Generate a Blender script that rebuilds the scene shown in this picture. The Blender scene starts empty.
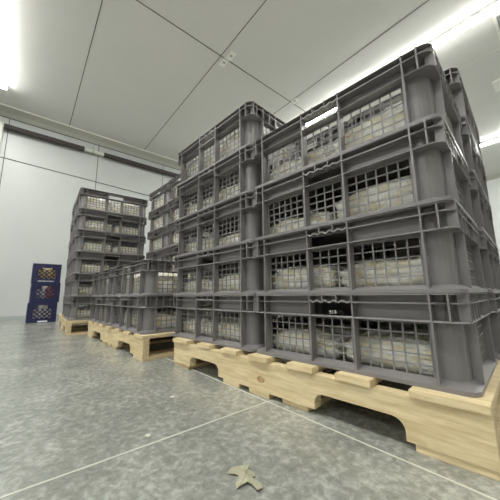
import bpy, bmesh, math, random
from mathutils import Vector, Matrix, noise

random.seed(7)
SC = bpy.context.scene
COL = SC.collection
PI = math.pi
Z0 = 0.12                      # height of a pallet deck: crates stand on it

# ------------------------------------------------------------------ camera
cam_d = bpy.data.cameras.new('camera')
cam = bpy.data.objects.new('camera', cam_d)
COL.objects.link(cam)
yaw, pitch, roll = 2.3725, 0.1649, -0.0119
cy, sy, cp, sp = math.cos(yaw), math.sin(yaw), math.cos(pitch), math.sin(pitch)
d = Vector((cy * cp, sy * cp, sp))
r = Vector((sy, -cy, 0))
u = r.cross(d)
r2 = r * math.cos(roll) + u * math.sin(roll)
u2 = u * math.cos(roll) - r * math.sin(roll)
M = Matrix((r2, u2, -d)).transposed().to_4x4()
M.translation = Vector((0.6856, -0.6748, 0.1966 + Z0))
cam.matrix_world = M
cam_d.sensor_width = 36
cam_d.lens = 36 * 267.41 / 500
cam_d.clip_start = 0.02
SC.camera = cam

# ------------------------------------------------------------------ world, exposure
world = bpy.data.worlds.new('world')
world.use_nodes = True
world.node_tree.nodes['Background'].inputs[0].default_value = (0.9, 0.95, 0.9, 1)
world.node_tree.nodes['Background'].inputs[1].default_value = 0.05
SC.world = world
SC.view_settings.view_transform = 'Standard'
SC.view_settings.look = 'None'
SC.view_settings.gamma = 1
SC.view_settings.use_curve_mapping = False
SC.view_settings.exposure = 1.53
LAMP = 22.0                     # strength of the strip lights' diffusers

# ------------------------------------------------------------------ materials
def srgb(*c):
    return tuple((x / 255 / 12.92 if x / 255 <= 0.04045 else ((x / 255 + 0.055) / 1.055) ** 2.4) for x in c) + (1,)

def mat(name, col, rough=0.5, spec=0.5, metallic=0.0, noise_scale=None, col2=None, bump=0.0, bump_scale=None,
        emit=None, stretch=(1, 1, 1), detail=4.0, sub=0.0, object_tint=0.0, contrast=(0.3, 0.7)):
    m = bpy.data.materials.new(name)
    m.use_nodes = True
    nt = m.node_tree
    b = nt.nodes['Principled BSDF']
    b.inputs['Base Color'].default_value = col
    b.inputs['Roughness'].default_value = rough
    b.inputs['Specular IOR Level'].default_value = spec
    b.inputs['Metallic'].default_value = metallic
    if sub:
        b.inputs['Subsurface Weight'].default_value = sub
        b.inputs['Subsurface Radius'].default_value = (0.02, 0.016, 0.01)
    tc = nt.nodes.new('ShaderNodeTexCoord')
    mp = nt.nodes.new('ShaderNodeMapping')
    mp.inputs['Scale'].default_value = stretch
    nt.links.new(tc.outputs['Object'], mp.inputs['Vector'])
    if noise_scale:
        n = nt.nodes.new('ShaderNodeTexNoise')
        n.inputs['Scale'].default_value = noise_scale
        n.inputs['Detail'].default_value = detail
        n.inputs['Roughness'].default_value = 0.62
        nt.links.new(mp.outputs['Vector'], n.inputs['Vector'])
        rp = nt.nodes.new('ShaderNodeValToRGB')
        rp.color_ramp.elements[0].position = contrast[0]
        rp.color_ramp.elements[1].position = contrast[1]
        rp.color_ramp.elements[0].color = col
        rp.color_ramp.elements[1].color = col2 or col
        nt.links.new(n.outputs['Fac'], rp.inputs['Fac'])
        out = rp.outputs['Color']
        if object_tint:
            oi = nt.nodes.new('ShaderNodeObjectInfo')
            mr = nt.nodes.new('ShaderNodeMapRange')
            mr.inputs['To Min'].default_value = 1 - object_tint
            mr.inputs['To Max'].default_value = 1 + object_tint
            nt.links.new(oi.outputs['Random'], mr.inputs['Value'])
            hs = nt.nodes.new('ShaderNodeHueSaturation')
            nt.links.new(mr.outputs['Result'], hs.inputs['Value'])
            nt.links.new(out, hs.inputs['Color'])
            out = hs.outputs['Color']
        nt.links.new(out, b.inputs['Base Color'])
    if bump:
        n2 = nt.nodes.new('ShaderNodeTexNoise')
        n2.inputs['Scale'].default_value = bump_scale or 30
        n2.inputs['Detail'].default_value = 5
        nt.links.new(mp.outputs['Vector'], n2.inputs['Vector'])
        bp = nt.nodes.new('ShaderNodeBump')
        bp.inputs['Strength'].default_value = bump
        bp.inputs['Distance'].default_value = 0.01
        nt.links.new(n2.outputs['Fac'], bp.inputs['Height'])
        nt.links.new(bp.outputs['Normal'], b.inputs['Normal'])
    if emit:
        b.inputs['Emission Color'].default_value = emit[0]
        b.inputs['Emission Strength'].default_value = emit[1]
    return m

M_WALL = mat('white_panel', srgb(190, 192, 190), 0.38, 0.4, noise_scale=1.5, col2=srgb(195, 197, 195), bump=0.02, bump_scale=3)
M_CEIL = mat('ceiling_panel', srgb(212, 211, 207), 0.45, 0.4, noise_scale=0.8, col2=srgb(217, 216, 212))
M_SEAM = mat('dark_seam', srgb(92, 92, 84), 0.7)
M_SEAMP = mat('pale_seam', srgb(226, 226, 214), 0.5)
M_TRIM = mat('grey_trim', srgb(176, 176, 166), 0.5)
M_TRIMHI = mat('white_trim', srgb(236, 236, 228), 0.4)
M_BASE = mat('grey_cove', srgb(160, 165, 165), 0.5)
M_RUBBER = mat('dark_foam', srgb(58, 52, 52), 0.85, noise_scale=40, col2=srgb(70, 64, 63))
M_CABLE = mat('dark_cable', srgb(78, 76, 72), 0.6)
M_PIPE = mat('pale_pipe', srgb(214, 214, 204), 0.35)
M_HOUSING = mat('fixture_housing', srgb(188, 190, 184), 0.5)
M_LAMP = mat('diffuser', srgb(250, 250, 245), 0.4, emit=((0.985, 1.0, 0.96, 1), LAMP))
M_PLASTIC = mat('grey_plastic', srgb(121, 117, 117), 0.34, 0.6, noise_scale=3, col2=srgb(127, 123, 123), bump=0.03, bump_scale=120)
M_GRILLE = mat('grey_plastic_mesh', srgb(132, 129, 128), 0.4, 0.5, noise_scale=3, col2=srgb(139, 136, 135))
M_WOOD = mat('pine', srgb(202, 180, 138), 0.65, 0.3, noise_scale=7, col2=srgb(229, 211, 172), contrast=(.34, .66), stretch=(1.6, 14, 14), detail=6, bump=0.12, bump_scale=10, object_tint=0.07)
M_KNOT = mat('knot', srgb(158, 124, 84), 0.7, noise_scale=60, col2=srgb(205, 176, 132))
M_BAG = mat('cream_bag', srgb(237, 224, 184), 0.26, 0.6, noise_scale=26, col2=srgb(254, 252, 246), contrast=(.36, .56), bump=0.75, bump_scale=42, sub=0.15, object_tint=0.05)
M_NAVY = mat('navy_plastic', srgb(27, 28, 62), 0.4, 0.5, noise_scale=5, col2=srgb(32, 33, 72))
M_YELLOW = mat('yellow_carton', srgb(205, 175, 90), 0.5, noise_scale=25, col2=srgb(225, 200, 125))
M_CARTON = mat('white_carton', srgb(225, 222, 214), 0.4, noise_scale=30, col2=srgb(205, 196, 190))
M_RED = mat('red_carton', srgb(150, 80, 66), 0.5, noise_scale=30, col2=srgb(190, 140, 120))
M_WHITE = mat('white_print', srgb(222, 222, 222), 0.5)
M_LEAF = mat('dry_leaf', srgb(150, 146, 124), 0.7, noise_scale=40, col2=srgb(180, 176, 152))
M_PAPER = mat('paper', srgb(215, 213, 200), 0.7)
M_DARKMETAL = mat('grey_recess', srgb(140, 142, 138), 0.5)

def floor_material():
    m = bpy.data.materials.new('mottled_vinyl')
    m.use_nodes = True
    nt = m.node_tree
    b = nt.nodes['Principled BSDF']
    tc = nt.nodes.new('ShaderNodeTexCoord')
    def nz(scale, detail, rough, dist=0.0):
        n = nt.nodes.new('ShaderNodeTexNoise')
        n.inputs['Scale'].default_value = scale
        n.inputs['Detail'].default_value = detail
        n.inputs['Roughness'].default_value = rough
        n.inputs['Distortion'].default_value = dist
        nt.links.new(tc.outputs['Object'], n.inputs['Vector'])
        return n
    a = nz(52, 6, 0.7, 0.4)
    c = nz(6, 3, 0.5)
    mx = nt.nodes.new('ShaderNodeMix')
    mx.data_type = 'FLOAT'
    mx.inputs[0].default_value = 0.28
    nt.links.new(a.outputs['Fac'], mx.inputs[2])
    nt.links.new(c.outputs['Fac'], mx.inputs[3])
    rp = nt.nodes.new('ShaderNodeValToRGB')
    e = rp.color_ramp.elements
    e[0].position, e[0].color = 0.34, srgb(116, 117, 111)
    e[1].position, e[1].color = 0.64, srgb(182, 183, 175)
    k = rp.color_ramp.elements.new(0.5)
    k.color = srgb(144, 145, 138)
    nt.links.new(mx.outputs[0], rp.inputs['Fac'])
    nt.links.new(rp.outputs['Color'], b.inputs['Base Color'])
    b.inputs['Roughness'].default_value = 0.24
    b.inputs['Specular IOR Level'].default_value = 0.8
    bp = nt.nodes.new('ShaderNodeBump')
    bp.inputs['Strength'].default_value = 0.12
    bp.inputs['Distance'].default_value = 0.004
    n3 = nz(14, 3, 0.5)
    nt.links.new(n3.outputs['Fac'], bp.inputs['Height'])
    nt.links.new(bp.outputs['Normal'], b.inputs['Normal'])
    return m
M_FLOOR = floor_material()
M_WELD = mat('weld_line', srgb(198, 198, 186), 0.45)

# ------------------------------------------------------------------ mesh helpers
def box(bm, x0, y0, z0, x1, y1, z1):
    vs = [bm.verts.new(p) for p in ((x0, y0, z0), (x1, y0, z0), (x1, y1, z0), (x0, y1, z0),
                                    (x0, y0, z1), (x1, y0, z1), (x1, y1, z1), (x0, y1, z1))]
    for f in ((3, 2, 1, 0), (4, 5, 6, 7), (0, 1, 5, 4), (1, 2, 6, 5), (2, 3, 7, 6), (3, 0, 4, 7)):
        bm.faces.new([vs[i] for i in f])
    return vs

def prism(bm, pts, z0, z1):
    a = [bm.verts.new((p[0], p[1], z0)) for p in pts]
    b = [bm.verts.new((p[0], p[1], z1)) for p in pts]
    n = len(pts)
    bm.faces.new(a[::-1]); bm.faces.new(b)
    for i in range(n):
        bm.faces.new((a[i], a[(i + 1) % n], b[(i + 1) % n], b[i]))

def extrude_poly(bm, pts, axis_from, axis_to, place):
    """pts 2D outline; place(p, t) gives the 3D point."""
    a = [bm.verts.new(place(p, axis_from)) for p in pts]
    b = [bm.verts.new(place(p, axis_to)) for p in pts]
    n = len(pts)
    bm.faces.new(a[::-1]); bm.faces.new(b)
    for i in range(n):
        bm.faces.new((a[i], a[(i + 1) % n], b[(i + 1) % n], b[i]))

def tube(bm, p0, p1, rad, n=14):
    p0, p1 = Vector(p0), Vector(p1)
    t = (p1 - p0).normalized()
    a = t.orthogonal().normalized(); b = t.cross(a)
    A, B = [], []
    for i in range(n):
        o = (a * math.cos(2 * PI * i / n) + b * math.sin(2 * PI * i / n)) * rad
        A.append(bm.verts.new(p0 + o)); B.append(bm.verts.new(p1 + o))
    bm.faces.new(A[::-1]); bm.faces.new(B)
    for i in range(n):
        bm.faces.new((A[i], A[(i + 1) % n], B[(i + 1) % n], B[i]))

def rrect(hx, hy, rad, n=5):
    pts = []
    for cx, cy_, a0 in ((hx - rad, hy - rad, 0), (-hx + rad, hy - rad, 90), (-hx + rad, -hy + rad, 180), (hx - rad, -hy + rad, 270)):
        for i in range(n + 1):
            a = math.radians(a0 + 90 * i / n)
            pts.append((cx + rad * math.cos(a), cy_ + rad * math.sin(a)))
    return pts

def loft(bm, rings, closed=False):
    """rings: list of (pts2d, z); skins one ring to the next."""
    R = [[bm.verts.new((p[0], p[1], z)) for p in pts] for pts, z in rings]
    n = len(R[0])
    k = len(R)
    for j in range(k if closed else k - 1):
        A, B = R[j], R[(j + 1) % k]
        for i in range(n):
            bm.faces.new((A[i], A[(i + 1) % n], B[(i + 1) % n], B[i]))
    return R

def link(name, bm, m, parent=None, smooth=False, bevel=0.0):
    if bevel:
        bmesh.ops.bevel(bm, geom=bm.edges[:], offset=bevel, segments=2, affect='EDGES', clamp_overlap=True)
    bmesh.ops.recalc_face_normals(bm, faces=bm.faces[:])
    me = bpy.data.meshes.new(name)
    bm.to_mesh(me); bm.free()
    me.materials.append(m)
    if smooth:
        for p in me.polygons: p.use_smooth = True
    o = bpy.data.objects.new(name, me)
    COL.objects.link(o)
    if parent: o.parent = parent
    return o

def empty(name, loc=(0, 0, 0), rz=0):
    o = bpy.data.objects.new(name, None)
    o.empty_display_size = 0.05
    COL.objects.link(o)
    o.location = loc; o.rotation_euler = (0, 0, rz)
    return o

def tag(o, label, cat, group=None, kind=None):
    o['label'] = label; o['category'] = cat
    if group: o['group'] = group
    if kind: o['kind'] = kind
    return o

def copy_tree(o):
    c = o.copy(); COL.objects.link(c)
    for ch in list(o.children):
        k = ch.copy(); COL.objects.link(k); k.parent = c
        for g in list(ch.children):
            q = g.copy(); COL.objects.link(q); q.parent = k
    return c

# ------------------------------------------------------------------ the room (its own axes, turned a little from the pallets)
RY = -0.0742
ZC = 3.043 + Z0
XB = -4.50
X1, YF, Y1 = 3.6, -6.4, 8.05
def struct(name, bm, m, parent=None):
    o = link(name, bm, m, parent)
    if parent is None:
        o.rotation_euler = (0, 0, RY)
        o['kind'] = 'structure'
    return o

bm = bmesh.new(); box(bm, XB - .1, YF - .1, -.08, X1 + .1, Y1 + .1, 0); struct('floor', bm, M_FLOOR)
bm = bmesh.new(); box(bm, XB - .1, YF - .1, ZC, X1 + .1, Y1 + .1, ZC + .1); struct('ceiling', bm, M_CEIL)
bm = bmesh.new(); box(bm, XB - .1, YF, 0, XB, Y1, ZC); struct('wall_back', bm, M_WALL)
bm = bmesh.new(); box(bm, XB, Y1, 0, X1, Y1 + .1, ZC); struct('wall_right', bm, M_WALL)
bm = bmesh.new(); box(bm, X1, YF, 0, X1 + .1, Y1, ZC); struct('wall_front', bm, M_WALL)
bm = bmesh.new(); box(bm, XB, YF - .1, 0, X1, YF, ZC); struct('wall_left', bm, M_WALL)

TN = [0]
def trim(bm, m, parent=None):
    TN[0] += 1
    return struct('trim_%d' % TN[0], bm, m, parent)

# coved corner trim between back wall and ceiling: grey slope, white bead on the ceiling, dark joint on the wall
bm = bmesh.new()
prof = [(XB, ZC), (XB, ZC - .112), (XB + .012, ZC - .112), (XB + .05, ZC - .06), (XB + .137, ZC - .012), (XB + .137, ZC)]
extrude_poly(bm, prof, YF, Y1, lambda p, t: (p[0], t, p[1])); trim(bm, M_TRIM)
bm = bmesh.new(); box(bm, XB + .137, YF, ZC - .016, XB + .158, Y1, ZC); trim(bm, M_TRIMHI)
bm = bmesh.new(); box(bm, XB, YF, ZC - .124, XB + .006, Y1, ZC - .112); trim(bm, M_SEAM)
# cove along right wall
bm = bmesh.new()
prof = [(Y1, ZC), (Y1, ZC - .1), (Y1 - .012, ZC - .1), (Y1 - .1, ZC - .012), (Y1 - .1, ZC)]
extrude_poly(bm, prof, XB, X1, lambda p, t: (t, p[0], p[1])); trim(bm, M_TRIM)
# base cove
bm = bmesh.new(); box(bm, XB, YF, 0, XB + .012, Y1, .05); o = struct('baseboard_back', bm, M_BASE)
bm = bmesh.new(); box(bm, XB, Y1 - .012, 0, X1, Y1, .05); o = struct('baseboard_right', bm, M_BASE)
# ceiling panel joints
for yy, m_, w in ((-.316, M_SEAM, .009), (.921, M_SEAM, .009), (2.166, M_SEAM, .009), (3.433, M_SEAMP, .014), (4.68, M_SEAMP, .01), (5.93, M_SEAM, .007), (-1.56, M_SEAM, .009), (-2.8, M_SEAM, .009)):
    bm = bmesh.new(); box(bm, XB + .158, yy - w / 2, ZC - .002, X1, yy + w / 2, ZC); trim(bm, m_)
for xx in (-1.623, 1.5):
    bm = bmesh.new(); box(bm, xx - .005, YF, ZC - .003, xx + .005, Y1, ZC); trim(bm, M_SEAM)
# wall panel joints
for yy in (-2.294, -1.062, .163, 1.369, 2.59, 3.81, 5.03, 6.25):
    bm = bmesh.new(); box(bm, XB, yy - .005, .05, XB + .002, yy + .005, ZC - .12); trim(bm, M_SEAM)
# floor weld lines
bm = bmesh.new(); box(bm, XB, -.0365, 0, X1, -.0318, .0006); trim(bm, M_WELD)
bm = bmesh.new(); box(bm, .099, YF, 0, .1038, Y1, .0008); trim(bm, M_WELD)

# ------------------------------------------------------------------ strip lights
def rloc(x, y, z):
    c, s = math.cos(RY), math.sin(RY)
    return (c * x - s * y, s * x + c * y, z)

def strip_light(x0, x1, y, label):
    root = empty('strip_light', rloc((x0 + x1) / 2, y, ZC), RY)
    L = (x1 - x0) / 2
    bm = bmesh.new()
    box(bm, -L, -.045, -.055, L, .045, 0)
    link('housing', bm, M_HOUSING, root, bevel=.004)
    bm = bmesh.new()
    lens = lambda rad: [(rad * math.cos(a), -.055 - rad * .4 * math.sin(a)) for a in [PI * i / 14 for i in range(15)]]
    extrude_poly(bm, lens(.050), -L + .03, L - .03, lambda p, t: (t, p[0], p[1]))
    link('diffuser', bm, M_LAMP, root)
    for s in (-1, 1):
        bm = bmesh.new()
        extrude_poly(bm, lens(.053), s * (L - .03), s * L, lambda p, t: (t, p[0], p[1]))
        link('end_cap', bm, M_HOUSING, root)
    tag(root, label, 'light', 'strip lights on the ceiling')
    return root
strip_light(-3.86, 2.6, -1.124, 'glowing strip light at the upper left, over the open floor')
strip_light(-3.86, 2.6, -4.6, 'added unseen strip light over the floor behind the camera')  # unseen extra row, added to brighten the crate contents from the front
strip_light(-3.86, 2.6, 2.713, 'glowing strip light passing just behind the top of the nearest crate stacks')
strip_light(-3.86, 2.6, 5.894, 'glowing strip light farthest back, close to the far right wall')

# labels on the ceiling joints
def ceiling_label(x, y, rz, label, sx=.13, sy_=.075):
    root = empty('ceiling_label', rloc(x, y, ZC), RY + rz)
    bm = bmesh.new(); box(bm, -sx / 2, -sy_ / 2, -.003, sx / 2, sy_ / 2, 0); link('plate', bm, M_TRIMHI, root)
    bm = bmesh.new(); box(bm, -.014, -.018, -.0045, .014, .018, -.003); link('grey_mark', bm, M_TRIM, root)
    tag(root, label, 'label', 'small labels on the ceiling joints')
ceiling_label(-1.676, 1.003, 0, 'small pale sticker in the corner of crossing ceiling joints, one nearer the back wall')
ceiling_label(-1.545, 1.017, 0, 'small pale sticker in the corner of crossing ceiling joints, one farther from back wall')
ceiling_label(-1.571, 2.204, 0, 'small pale sticker on the ceiling joint right above the five-high crate stack')

# white boxes at the right edge of the ceiling
root = empty('vent_box', rloc(.71, 3.09, ZC), RY)
bm = bmesh.new(); box(bm, -.15, -.25, -.03, .2, .25, 0); link('frame', bm, M_TRIMHI, root, bevel=.006)
bm = bmesh.new(); box(bm, -.125, -.225, -.036, .175, 0, -.03); link('grille_panel', bm, M_DARKMETAL, root)
bm = bmesh.new(); box(bm, -.125, .02, -.036, .175, .225, -.03); link('cover_panel', bm, M_TRIM, root)
tag(root, 'white framed vent box with a grey panel on the ceiling, at the picture\'s right edge', 'vent')
root = empty('ceiling_plate', rloc(.51, 4.18, ZC), RY)
bm = bmesh.new(); box(bm, -.13, -.14, -.02, .13, .14, 0); link('cover', bm, M_TRIMHI, root, bevel=.004)
tag(root, 'plain pale square plate on the ceiling beyond the vent box', 'plate')

# ------------------------------------------------------------------ pipe with foam sleeves on the back wall
PZ = 2.739 + Z0
root = empty('insulated_pipe', rloc(XB + .07, 0, PZ), RY)
bm = bmesh.new(); tube(bm, (0, -1.138, 0), (0, 1.72, 0), .026); link('pipe', bm, M_PIPE, root, smooth=False)
bm = bmesh.new(); tube(bm, (0, -1.105, 0), (0, -.065, 0), .044, 18); s1 = link('foam_sleeve', bm, M_RUBBER, root); s1['label'] = 'dark foam sleeve'
bm = bmesh.new(); tube(bm, (0, .241, 0), (0, 1.695, 0), .044, 18); s2 = link('foam_sleeve', bm, M_RUBBER, root); s2['label'] = 'dark foam sleeve'
bm = bmesh.new(); tube(bm, (0, -1.135, .045), (0, -1.135, -.72), .026); link('downpipe', bm, M_PIPE, root)
bm = bmesh.new(); box(bm, -.07, .06, -.03, .035, .08, .03); tube(bm, (0, .07, .02), (0, .07, .12), .006, 8); link('hanger', bm, M_TRIM, root)
tag(root, 'pipe in black foam sleeves with a bare pale gap, high along the back wall', 'pipe')
root = empty('wall_cable', rloc(XB + .006, 0, 2.226 + Z0), RY)
bm = bmesh.new()
pts = [(-3.5, .09), (-1.15, .046), (0, .0), (1.2, -.05), (3.2, -.09)]
for (a, za), (b, zb) in zip(pts, pts[1:]): tube(bm, (0, a, za), (0, b, zb), .006, 8)
link('cable_run', bm, M_CABLE, root)
tag(root, 'thin dark cable running across the back wall beneath the foam-covered pipe', 'cable')

# ------------------------------------------------------------------ the grey mesh crate
L, D, H = .597, .4, .195
IX, IY = .018, .026              # wall inset on the short and on the long sides
LOW, MID = .134, .172           # flange heights
WZ0, WZ1 = .017, .129            # window bottom and top
HX, HY = L / 2, D / 2
RIBX = (-.242, -.066, .063, .234)
WIN_L = ((-.236, -.086, 6), (-.066, .047, 4), (.063, .223, 6))
RIBS = (-.125, .125)
WIN_S = (-.118, .118, 8)
T = .003

def make_crate():
    root = empty('mesh_crate')
    # --- body: walls with openings, rounded corners, floor and flared skirt
    bm = bmesh.new()
    wx, wy, cr = HX - IX, HY - IY, .036
    def longbox(x0, x1, z0, z1):
        for s in (-1, 1):
            a, b = sorted((s * wy, s * (wy - T)))
            box(bm, s * -x0 if s > 0 else x0, a, z0, s * -x1 if s > 0 else x1, b, z1)
    def shortbox(y0, y1, z0, z1):
        for s in (-1, 1):
            a, b = sorted((s * wx, s * (wx - T)))
            box(bm, a, y0, z0, b, y1, z1)
    ex = wx - cr
    longbox(-ex, ex, .010, WZ0); longbox(-ex, ex, WZ1, LOW + .002)
    xs = [-ex] + [v for w in WIN_L for v in w[:2]] + [ex]
    for i in range(0, len(xs), 2): longbox(xs[i], xs[i + 1], WZ0, WZ1)
    longbox(-ex, RIBX[1], LOW, H); longbox(RIBX[2], ex, LOW, H); longbox(RIBX[1], RIBX[2], MID, H)
    ey = wy - cr
    shortbox(-ey, ey, .010, WZ0); shortbox(-ey, ey, WZ1, LOW + .002)
    shortbox(-ey, WIN_S[0], WZ0, WZ1); shortbox(WIN_S[1], ey, WZ0, WZ1)
    shortbox(-ey, -.045, LOW, H); shortbox(.045, ey, LOW, H); shortbox(-.045, .045, MID, H)
    for sx, sy_ in ((1, 1), (-1, 1), (-1, -1), (1, -1)):
        n = 6
        o_ = [((ex + cr * math.cos(PI / 2 * i / n)) * sx, (ey + cr * math.sin(PI / 2 * i / n)) * sy_) for i in range(n + 1)]
        i_ = [((ex + (cr - T) * math.cos(PI / 2 * i / n)) * sx, (ey + (cr - T) * math.sin(PI / 2 * i / n)) * sy_) for i in range(n + 1)]
        prism(bm, o_ + i_[::-1], .010, H)
    O = rrect(HX, HY, .026)
    O3 = rrect(HX - .0032, HY - .0032, .023)
    I = rrect(wx + .0005, wy + .0005, cr)
    I2 = rrect(wx - .02, wy - .02, cr - .016)
    loft(bm, [(I, .018), (O, .0085), (O, .0), (I2, .0), (I2, .010), (I, .010)], closed=True)
    prism(bm, I2, .004, .009)
    # fins below the rim
    for s in (-1, 1):
        for x in RIBX:
            xx = x if s < 0 else -x
            yy = sorted((s * HY * .998, s * (wy - .001)))
            box(bm, xx - .0022, yy[0], .006, xx + .0022, yy[1], LOW)
        for y in RIBS:
            xx = sorted((s * HX * .998, s * (wx - .001)))
            box(bm, xx[0], y - .0022, .006, xx[1], y + .0022, LOW)
    link('body', bm, M_PLASTIC, root)
    # --- rim: flanges, their ribs
    bm = bmesh.new()
    def flange(z0, z1):
        loft(bm, [(I, z0), (O, z0), (O, z0 + .0008), (O3, z1), (I, z1)], closed=True)
    flange(H - .0035, H); flange(LOW, LOW + .0035)
    # middle flange, broken at the long sides' hand holes
    def strip_long(x0, x1, s):
        xa, xb = (x0, x1) if s < 0 else (-x1, -x0)
        yy = sorted((s * HY, s * (wy - .001)))
        box(bm, xa, yy[0], MID, xb, yy[1], MID + .003)
    for s in (-1, 1):
        strip_long(-HX + .026, RIBX[1], s); strip_long(RIBX[2], HX - .026, s)
        xx = sorted((s * HX, s * (wx - .001)))
        box(bm, xx[0], -HY + .026, MID, xx[1], HY - .026, MID + .003)
        for s2 in (-1, 1):
            cx, cy_ = s * (HX - .026), s2 * (HY - .026)
            n = 5
            o_ = [(cx + s * .026 * math.cos(PI / 2 * i / n), cy_ + s2 * .026 * math.sin(PI / 2 * i / n)) for i in range(n + 1)]
            prism(bm, [(s * (wx - cr), s2 * (wy - cr))] + [(o_[0][0], s2 * (wy - cr))] + o_ + [(s * (wx - cr), o_[-1][1])], MID, MID + .003)
    for s in (-1, 1):
        for x in RIBX + (-.274, .267):
            xx = x if s < 0 else -x
            yy = sorted((s * HY, s * (wy - .001)))
            box(bm, xx - .0018, yy[0], LOW, xx + .0018, yy[1], H)
        for k in (1, 2):
            x = RIBX[1] + (RIBX[2] - RIBX[1]) * k / 3
            xx = x if s < 0 else -x
            yy = sorted((s * HY, s * (wy - .001)))
            box(bm, xx - .0016, yy[0], MID, xx + .0016, yy[1], H)
        for y in (-.180, -.162, -.125, -.085, -.045, .045, .085, .125, .162, .180):
            xx = sorted((s * HX, s * (wx - .001)))
            box(bm, xx[0], y - .0016, LOW, xx[1], y + .0016, H)
    link('rim', bm, M_PLASTIC, root)
    # --- wavy hand grips over the long sides' hand holes
    for s in (-1, 1):
        bm = bmesh.new()
        n = 36
        A = []
        for i in range(n + 1):
            x = RIBX[1] + (RIBX[2] - RIBX[1]) * i / n
            xx = x if s < 0 else -x
            z = MID + .0015 + .0026 * math.cos(2 * PI * 5 * i / n)
            A.append([bm.verts.new((xx, yv, zv)) for yv, zv in ((s * HY, z), (s * (wy - .002), z), (s * (wy - .002), z + .004), (s * HY, z + .004))])
        for a, b in zip(A, A[1:]):
            for k in range(4): bm.faces.new((a[k], a[(k + 1) % 4], b[(k + 1) % 4], b[k]))
        bm.faces.new(A[0]); bm.faces.new(A[-1][::-1])
        link('hand_grip', bm, M_GRILLE, root)
    # --- window meshes
    def grille(h0, h1, ncol, place):
        bm = bmesh.new()
        n = 5
        vb, hb = .0034, .0029
        for i in range(ncol + 1):
            c = h0 + (h1 - h0) * i / ncol
            a, b = c - vb / 2, c + vb / 2
            place(bm, max(a, h0), WZ0, min(b, h1), WZ1, .0028)
        for j in range(n + 1):
            c = WZ0 + (WZ1 - WZ0) * j / n
            place(bm, h0, max(c - hb / 2, WZ0), h1, min(c + hb / 2, WZ1), .0022)
        link('window_mesh', bm, M_GRILLE, root)
    for s in (-1, 1):
        for h0, h1, n in WIN_L:
            a0, a1 = (h0, h1) if s < 0 else (-h1, -h0)
            grille(a0, a1, n, lambda bm, u0, z0, u1, z1, t, s=s: box(bm, u0, min(s * (wy + .001), s * (wy + .001 - t)), z0, u1, max(s * (wy + .001), s * (wy + .001 - t)), z1))
        grille(WIN_S[0], WIN_S[1], WIN_S[2], lambda bm, u0, z0, u1, z1, t, s=s: box(bm, min(s * (wx + .001), s * (wx + .001 - t)), u0, z0, max(s * (wx + .001), s * (wx + .001 - t)), u1, z1))
    return root

CRATE = make_crate()
used = [False]
def place_crate(x, y, tier, rz, label):
    o = copy_tree(CRATE) if used[0] else CRATE
    used[0] = True
    o.location = (x, y, Z0 + tier * H); o.rotation_euler = (0, 0, rz)
    tag(o, label, 'crate', 'grey mesh crates stacked on the pallets')
    return o

# ------------------------------------------------------------------ bags of goods in the crates
def make_bag(seed, w, dd, h):
    bm = bmesh.new()
    bmesh.ops.create_cube(bm, size=1)
    bmesh.ops.subdivide_edges(bm, edges=bm.edges[:], cuts=13, use_grid_fill=True)
    for v in bm.verts:
        p = v.co.copy()
        q = Vector((p.x * 2, p.y * 2, p.z * 2))
        f = (1 - abs(q.x) ** 5 * .30) * (1 - abs(q.y) ** 5 * .30)
        z = q.z * f
        k = 1 - abs(q.z) ** 4 * .10
        x, y = q.x * k, q.y * k
        nn = noise.fractal(Vector((x * 2.1 + seed * 7.3, y * 2.1, z * 1.3)), 1.0, 2.0, 4)
        n2 = noise.turbulence(Vector((x * 4 + seed * 3.1, y * 4 + 9, z * 3)), 3, True)
        z += nn * .26 * (1 if q.z > 0 else .05)
        sc = 1 + .05 * noise.noise(Vector((q.z * 2.3 + seed, x * 3, y * 3))) - .05 * n2
        v.co = Vector((max(-1, min(1, x * sc)) * w / 2, max(-1, min(1, y * sc)) * dd / 2, 0))
        v.co.z = ((z if q.z > 0 else q.z) + n2 * .22 * (1 if q.z > -.3 else 0)) * h / 2
    zmin = min(v.co.z for v in bm.verts)
    for v in bm.verts: v.co.z -= zmin
    o = link('plastic_bag', bm, M_BAG, None, smooth=True)
    # gathered neck of the bag
    bm = bmesh.new()
    rows = []
    rr = random.Random(seed)
    ztop = h * .80
    for j in range(5):
        row = []
        for i in range(9):
            a = (i / 8 - .5)
            wj = (.05, .022, .03, .06, .085)[j]
            row.append(bm.verts.new((a * wj + .01 * j, .012 * math.sin(i * 2.3 + seed + j) + .004 * j, ztop + j * .011 + rr.uniform(-.003, .003))))
        rows.append(row)
    for a, b in zip(rows, rows[1:]):
        for i in range(8): bm.faces.new((a[i], a[i + 1], b[i + 1], b[i]))
    ret = bmesh.ops.solidify(bm, geom=bm.faces[:], thickness=.0012)
    link('bag_neck', bm, M_BAG, o, smooth=True)
    return o

BAGS = [make_bag(s, .256, .308, .1) for s in (1, 2, 3, 4)]
bag_used = [False] * 4
rb = random.Random(11)
def place_bag(v, loc, rz, sz, label, neck=True):
    if bag_used[v]: o = copy_tree(BAGS[v])
    else: o = BAGS[v]; bag_used[v] = True
    o.location = loc; o.rotation_euler = (0, 0, rz); o.scale = (1, 1, sz)
    tag(o, label, 'bag', 'plastic bags of goods in the crates')

ORD = {2: ['lower', 'upper'], 4: ['lowest', 'second lowest', 'second highest', 'topmost'],
       5: ['lowest', 'second lowest', 'middle', 'second highest', 'topmost'],
       6: ['lowest', 'second lowest', 'third lowest', 'third highest', 'second highest', 'topmost']}

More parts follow.
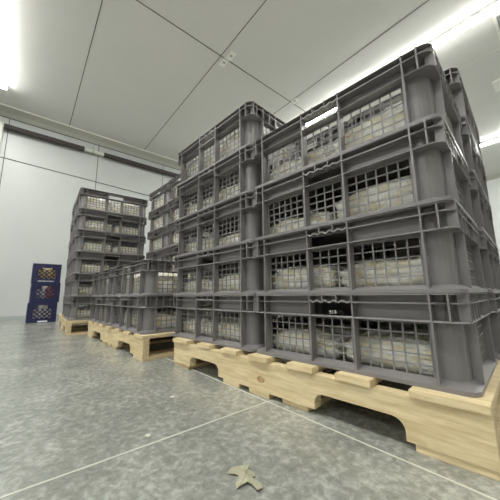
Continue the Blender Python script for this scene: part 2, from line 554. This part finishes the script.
def stack(x, y, n, rz, what, fill, sides=('left', 'right'), skip_bags=()):
    """x, y: centre of the stack's footprint."""
    for t in range(n):
        jx, jy = rb.uniform(-.001, .001), rb.uniform(-.001, .001)
        place_crate(x + jx, y + jy, t, rz, 'grey mesh crate, %s of %s' % (ORD[n][t], what))
        if t in skip_bags: continue
        f = fill[t] if isinstance(fill, (list, tuple)) else (fill, fill)
        c, s = math.cos(rz), math.sin(rz)
        for k, sg in enumerate((-1, 1)):
            off = sg * .138
            v = rb.randrange(4)
            sz = f[k] * rb.uniform(.95, 1.05)
            place_bag(v, (x + jx + c * off, y + jy + s * off, Z0 + t * H + .0112), rz + (PI if rb.random() < .5 else 0), sz,
                      'cream bag, %s side, %s crate, %s' % (sides[k], ORD[n][t], what))

# nearest pallet: two stacks along the front, three across behind them
stack(-.2985, .2, 5, 0, 'the five-high front stack on nearest pallet', [(.75, .8), (.7, .8), (.75, .6), (.9, .95), (1.25, 1.3)])
stack(.2995, .2, 4, 0, 'the four-high corner stack on nearest pallet', [(.7, .72), (.85, .8), (.6, .95), (.85, 1.0)])
stack(.407, .707, 5, PI / 2, 'the stack right behind the four-high corner stack', .8, ('front', 'back'))
stack(.003, .707, 5, PI / 2, 'the stack hidden behind both nearest stacks', .7, ('front', 'back'))
# low pallet
MA = -.035
def along(ox, oy, a, px, py):
    c, s = math.cos(a), math.sin(a)
    return ox + c * px - s * py, oy + s * px + c * py
MO = (-.714, -.095)
x, y = along(*MO, MA, -.3, .2); stack(x, y, 2, MA, 'the two-high stack nearest the five-high stack', [(.95, .95), (1.3, 1.25)], ('far', 'near'))
x, y = along(*MO, MA, -.905, .2); stack(x, y, 2, MA, 'the two-high stack nearest the far six-high stack', [(.95, .95), (1.3, 1.25)], ('far', 'near'))
stack(-1.58, .344 + .3, 6, PI / 2, 'the six-high stack behind the two-high far crates', 1.4, ('front', 'back'))
stack(-1.175, .334 + .3, 6, PI / 2, 'the six-high stack partly behind the five-high stack', 1.4, ('front', 'back'))
# farthest pallet
FA = -.11
FO = (-2.004, -.184)
F6 = [(.8, .75), (.9, .75), (.95, .85), (1.0, .8), (1.1, .9), (1.35, 1.3)]
x, y = along(*FO, FA, -.2, .3); stack(x, y, 6, FA + PI / 2, 'the far six-high stack beside the milk crates', F6, ('left', 'right'))
x, y = along(*FO, FA, -.605, .3); stack(x, y, 6, FA + PI / 2, 'the stack in back of the far six-high stack', .7, ('left', 'right'))

# ------------------------------------------------------------------ wooden pallets
def stringer_mesh(bm, x0, x1, y0, y1, zb, zt, notches, nd):
    """a plank on edge with notches in its lower side, built as columns."""
    cols = [(x0, zb)]
    for a, b in notches:
        R_ = .026
        cols += [(a, zb), (a, zb + nd - R_)]
        for i in range(1, 6):
            t = PI / 2 * i / 5
            cols.append((a + R_ * (1 - math.cos(t)), zb + nd - R_ + R_ * math.sin(t)))
        for i in range(5, -1, -1):
            t = PI / 2 * i / 5
            cols.append((b - R_ * (1 - math.cos(t)), zb + nd - R_ + R_ * math.sin(t)))
        cols.append((b, zb))
    cols.append((x1, zb))
    V = [[bm.verts.new(p) for p in ((x, y0, z), (x, y1, z), (x, y1, zt), (x, y0, zt))] for x, z in cols]
    bm.faces.new(V[0]); bm.faces.new(V[-1][::-1])
    for A, B in zip(V, V[1:]):
        same = abs(A[0].co.x - B[0].co.x) < 1e-6
        for k in range(4):
            if same and k != 0: continue
            bm.faces.new((A[k], A[(k + 1) % 4], B[(k + 1) % 4], B[k]))
    bmesh.ops.remove_doubles(bm, verts=bm.verts[:], dist=1e-6)

def pallet(loc, rz, length, depth, tops, bottoms, notches, label, seed, knots=()):
    """origin: right front corner on the floor; runs to -x and +y."""
    rr = random.Random(seed)
    root = empty('wooden_pallet', loc, rz)
    tb = .016
    zs0, zs1 = .0155, Z0 - tb
    for k, yy in enumerate((0, depth / 2 - .019, depth - .038)):
        bm = bmesh.new()
        stringer_mesh(bm, -length, 0, yy + .007, yy + .038, zs0, zs1, notches, .042)
        st = link('stringer', bm, M_WOOD, root)
        if k == 0:
            for kx, kz, kr in knots:
                bm = bmesh.new()
                bmesh.ops.create_uvsphere(bm, u_segments=12, v_segments=8, radius=1)
                for v in bm.verts: v.co = Vector((kx + v.co.x * kr * 1.3, .007 + v.co.y * .0008, kz + v.co.z * kr * .8))
                link('knot', bm, M_KNOT, st)
    for x0, x1 in tops:
        bm = bmesh.new()
        dy = rr.uniform(-.002, .006)
        box(bm, x0, dy - .002, zs1, x1, depth + dy, Z0 - .0003)
        link('top_board', bm, M_WOOD, root, bevel=.001)
    for x0, x1 in bottoms:
        bm = bmesh.new()
        dy = rr.uniform(.006, .014)
        box(bm, x0, dy, 0, x1, depth - dy, zs0)
        link('bottom_board', bm, M_WOOD, root, bevel=.001)
    tag(root, label, 'pallet', 'wooden pallets under the crates')
    return root

fx = lambda v: v - .613
pallet((.613, -.031, 0), 0, 1.118, 1.05,
       [(fx(a), fx(b)) for a, b in ((-.503, -.379), (-.308, -.222), (-.146, -.06), (.003, .091), (.166, .253), (.318, .406), (.484, .612))],
       [(fx(a), fx(b)) for a, b in ((-.503, -.385), (-.136, -.048), (.001, .09), (.137, .226), (.485, .61))],
       [(fx(-.366), fx(-.165)), (fx(.2514), fx(.470))],
       'pale wooden pallet with notched side under the two nearest crate stacks', 1, [(fx(.055), .050, .013)])
std_t = [(-1.2, -1.08), (-1.0, -.91), (-.83, -.74), (-.65, -.56), (-.47, -.38), (-.30, -.21), (-.125, 0)]
std_b = [(-1.2, -1.07), (-.76, -.67), (-.645, -.555), (-.53, -.44), (-.13, 0)]
std_n = [(-1.02, -.80), (-.40, -.18)]
pallet((-.672, -.108, 0), MA, 1.2, 1.02, std_t, std_b, std_n, 'wooden pallet with open end under the two-high crates', 2, [(-.05, .08, .005)])
pallet((-1.998, -.19, 0), FA, 1.2, 1.02, std_t, std_b, std_n, 'wooden pallet farthest back, next to the blue milk crates', 3)

# ------------------------------------------------------------------ milk crates
def milk_crate(loc, rz, content, label, extra):
    W_, H_ = .296, .2455
    h = W_ / 2
    root = empty('milk_crate', loc, rz)
    bm = bmesh.new()
    for sx, sy_ in ((1, 1), (1, -1), (-1, 1), (-1, -1)):              # corner posts
        a, b = sorted((sx * h, sx * (h - .035))); c, e = sorted((sy_ * h, sy_ * (h - .035)))
        box(bm, a, c, 0, b, e, H_)
    t = .008
    def face(i, u0, z0, u1, z1, dp=t):
        if i < 2:
            s = 1 if i == 0 else -1
            a, b = sorted((s * h, s * (h - dp))); box(bm, a, u0, z0, b, u1, z1)
        else:
            s = 1 if i == 2 else -1
            a, b = sorted((s * h, s * (h - dp))); box(bm, u0, a, z0, u1, b, z1)
    e = h - .035
    for i in range(4):
        face(i, -e, 0, e, .055); face(i, -e, H_ - .03, e, H_)
        face(i, -e, H_ - .075, -.05, H_ - .03); face(i, .05, H_ - .075, e, H_ - .03)
        face(i, -e, .055, -e + .02, H_ - .07); face(i, e - .02, .055, e, H_ - .07)
    box(bm, -h + .01, -h + .01, .004, h - .01, h - .01, .012)
    link('body', bm, M_NAVY, root, bevel=0)
    # diagonal lattice
    for i in range(4):
        bm = bmesh.new()
        z0, z1, g = .055, H_ - .072, .05
        import itertools
        for sl in (1, -1):
            kk = -8
            while kk < 9:
                # bar u = kk*g + sl*(z-z0)
                ua, za = kk * g, z0
                ub, zb = kk * g + sl * (z1 - z0), z1
                # clip to |u| <= e-.02
                lim = e - .02
                pts = [(ua, za), (ub, zb)]
                def clip(p, q, lim, sgn):
                    if sgn * p[0] > lim and sgn * q[0] > lim: return None
                    if sgn * p[0] > lim:
                        tt = (sgn * lim - p[0]) / (q[0] - p[0]); p = (sgn * lim, p[1] + tt * (q[1] - p[1]))
                    if sgn * q[0] > lim:
                        tt = (sgn * lim - p[0]) / (q[0] - p[0]); q = (sgn * lim, p[1] + tt * (q[1] - p[1]))
                    return p, q
                ok = clip(pts[0], pts[1], lim, 1)
                ok = ok and clip(ok[0], ok[1], lim, -1)
                if ok:
                    (a, b), (c, d_) = ok
                    w = .0075
                    for_y = h - .004
                    quad = [(a - w, b), (a + w, b), (c + w, d_), (c - w, d_)]
                    def P(p, t_):
                        if i == 0: return (h - t_, p[0], p[1])
                        if i == 1: return (-h + t_, p[0], p[1])
                        if i == 2: return (p[0], h - t_, p[1])
                        return (p[0], -h + t_, p[1])
                    if abs(d_ - b) > .004: extrude_poly(bm, quad, .001, .006, P)
                kk += 1
        link('lattice', bm, M_NAVY, root)
    if 'print' in extra:                                               # worn unreadable white lettering
        bm = bmesh.new()
        rr = random.Random(5)
        xx = -.085
        while xx < .08:
            w = rr.uniform(.006, .011)
            hh = rr.uniform(.012, .017)
            box(bm, h, xx, .016, h + .001, xx + w * .35, .016 + hh)
            box(bm, h, xx, .016 + hh - .005, h + .001, xx + w, .016 + hh)
            box(bm, h, xx + w * .4, .016, h + .001, xx + w, .021)
            xx += w + .004
        link('printed_band', bm, M_WHITE, root)
    if 'tag' in extra:
        bm = bmesh.new(); box(bm, h, -.04, .008, h + .001, .06, .024); link('white_strip', bm, M_WHITE, root)
    tag(root, label, 'milk crate', 'blue milk crates by the back wall')
    # goods inside: cartons, each its own thing
    for j, (cx, cy_, m_, nm, lab, hh) in enumerate(content):
        c_, s_ = math.cos(rz), math.sin(rz)
        bm = bmesh.new()
        w = .052
        box(bm, -w, -w, 0, w, w, hh * .8)
        ridge = [bm.verts.new((-w, 0, hh)), bm.verts.new((w, 0, hh))]
        bm.verts.ensure_lookup_table()
        base = [bm.verts.new(p) for p in ((-w, -w, hh * .8), (w, -w, hh * .8), (w, w, hh * .8), (-w, w, hh * .8))]
        bm.faces.new((base[0], base[1], ridge[1], ridge[0])); bm.faces.new((base[2], base[3], ridge[0], ridge[1]))
        bm.faces.new((base[1], base[2], ridge[1])); bm.faces.new((base[3], base[0], ridge[0]))
        o = link(nm, bm, m_, None)
        o.location = (loc[0] + c_ * cx - s_ * cy_, loc[1] + s_ * cx + c_ * cy_, loc[2] + .0135)
        o.rotation_euler = (0, 0, rz)
        tag(o, lab, 'carton', 'cartons in the milk crates')

q = .0565
def goods(ms, hs, where):
    pos = ((q, -q, 'left'), (q, q, 'right'))
    return [(cx, cy_, m_, 'carton', '%s gable-top carton, %s one in the %s blue milk crate' % (n_, side, where), hh)
            for (cx, cy_, side), (m_, n_), hh in zip(pos, ms, hs)]
Y_, W_c, R_ = (M_YELLOW, 'yellow'), (M_CARTON, 'white'), (M_RED, 'reddish')
MX, MY = -3.75, -.15
milk_crate((MX, MY - .008, 0), -.06, goods([W_c, W_c], (.225, .23), 'bottom'), 'navy blue milk crate with white strip, bottom of the three', {'tag'})
milk_crate((MX, MY + .004, .246), -.05, goods([W_c, R_], (.215, .22), 'middle'), 'navy blue milk crate, middle of the three', set())
milk_crate((MX - .004, MY - .002, .492), -.07, goods([Y_, Y_], (.20, .20), 'top'), 'navy blue milk crate with white lettering, top of the three', {'print'})

# ------------------------------------------------------------------ leaf and scraps on the floor
out = [(0.269, -0.3352), (0.2638, -0.321), (0.2698, -0.3049), (0.2803, -0.2924), (0.2875, -0.3024), (0.3013, -0.2983), (0.309, -0.3047), (0.3089, -0.3138), (0.3297, -0.3105), (0.3392, -0.3175), (0.3392, -0.3292), (0.3285, -0.3241), (0.3133, -0.3268), (0.3102, -0.3383), (0.3121, -0.3509), (0.299, -0.3411), (0.2912, -0.327), (0.2776, -0.3267)]
cx_, cy2 = .300, -.318
root = empty('dry_leaf', (cx_, cy2, 0), 0)
bm = bmesh.new()
rl = random.Random(3)
cen = bm.verts.new((0, 0, .006))
vs = [bm.verts.new((a - cx_, b - cy2, .0015 + rl.uniform(0, .004))) for a, b in out]
for i in range(len(vs)): bm.faces.new((cen, vs[i], vs[(i + 1) % len(vs)]))
bmesh.ops.subdivide_edges(bm, edges=bm.edges[:], cuts=1)
bmesh.ops.solidify(bm, geom=bm.faces[:], thickness=.0005)
link('leaf_blade', bm, M_LEAF, root)
bm = bmesh.new()
tube(bm, (-.035, .028, .003), (.0, .0, .007), .0008, 6); tube(bm, (0, 0, .007), (.036, -.005, .004), .0007, 6); tube(bm, (0, 0, .007), (.008, -.026, .004), .0006, 6)
link('leaf_vein', bm, M_LEAF, root)
tag(root, 'pale dry lobed leaf lying on the grey floor', 'leaf')
for (x, y, s, rz, lab) in ((0.0362, -.3781, .006, .4, 'small white paper scrap alone on the open floor, nearer the leaf'), (-.142, -.2223, .007, 1.1, 'small pale scrap on the floor before the nearest pallet')):
    bm = bmesh.new()
    prism(bm, [(-s, -s * .6), (s * .7, -s * .8), (s, .3 * s), (.2 * s, .9 * s), (-.8 * s, .5 * s)], 0, .002)
    o = link('paper_scrap', bm, M_PAPER)
    o.location = (x, y, .0002); o.rotation_euler = (0, 0, rz)
    tag(o, lab, 'paper scrap')
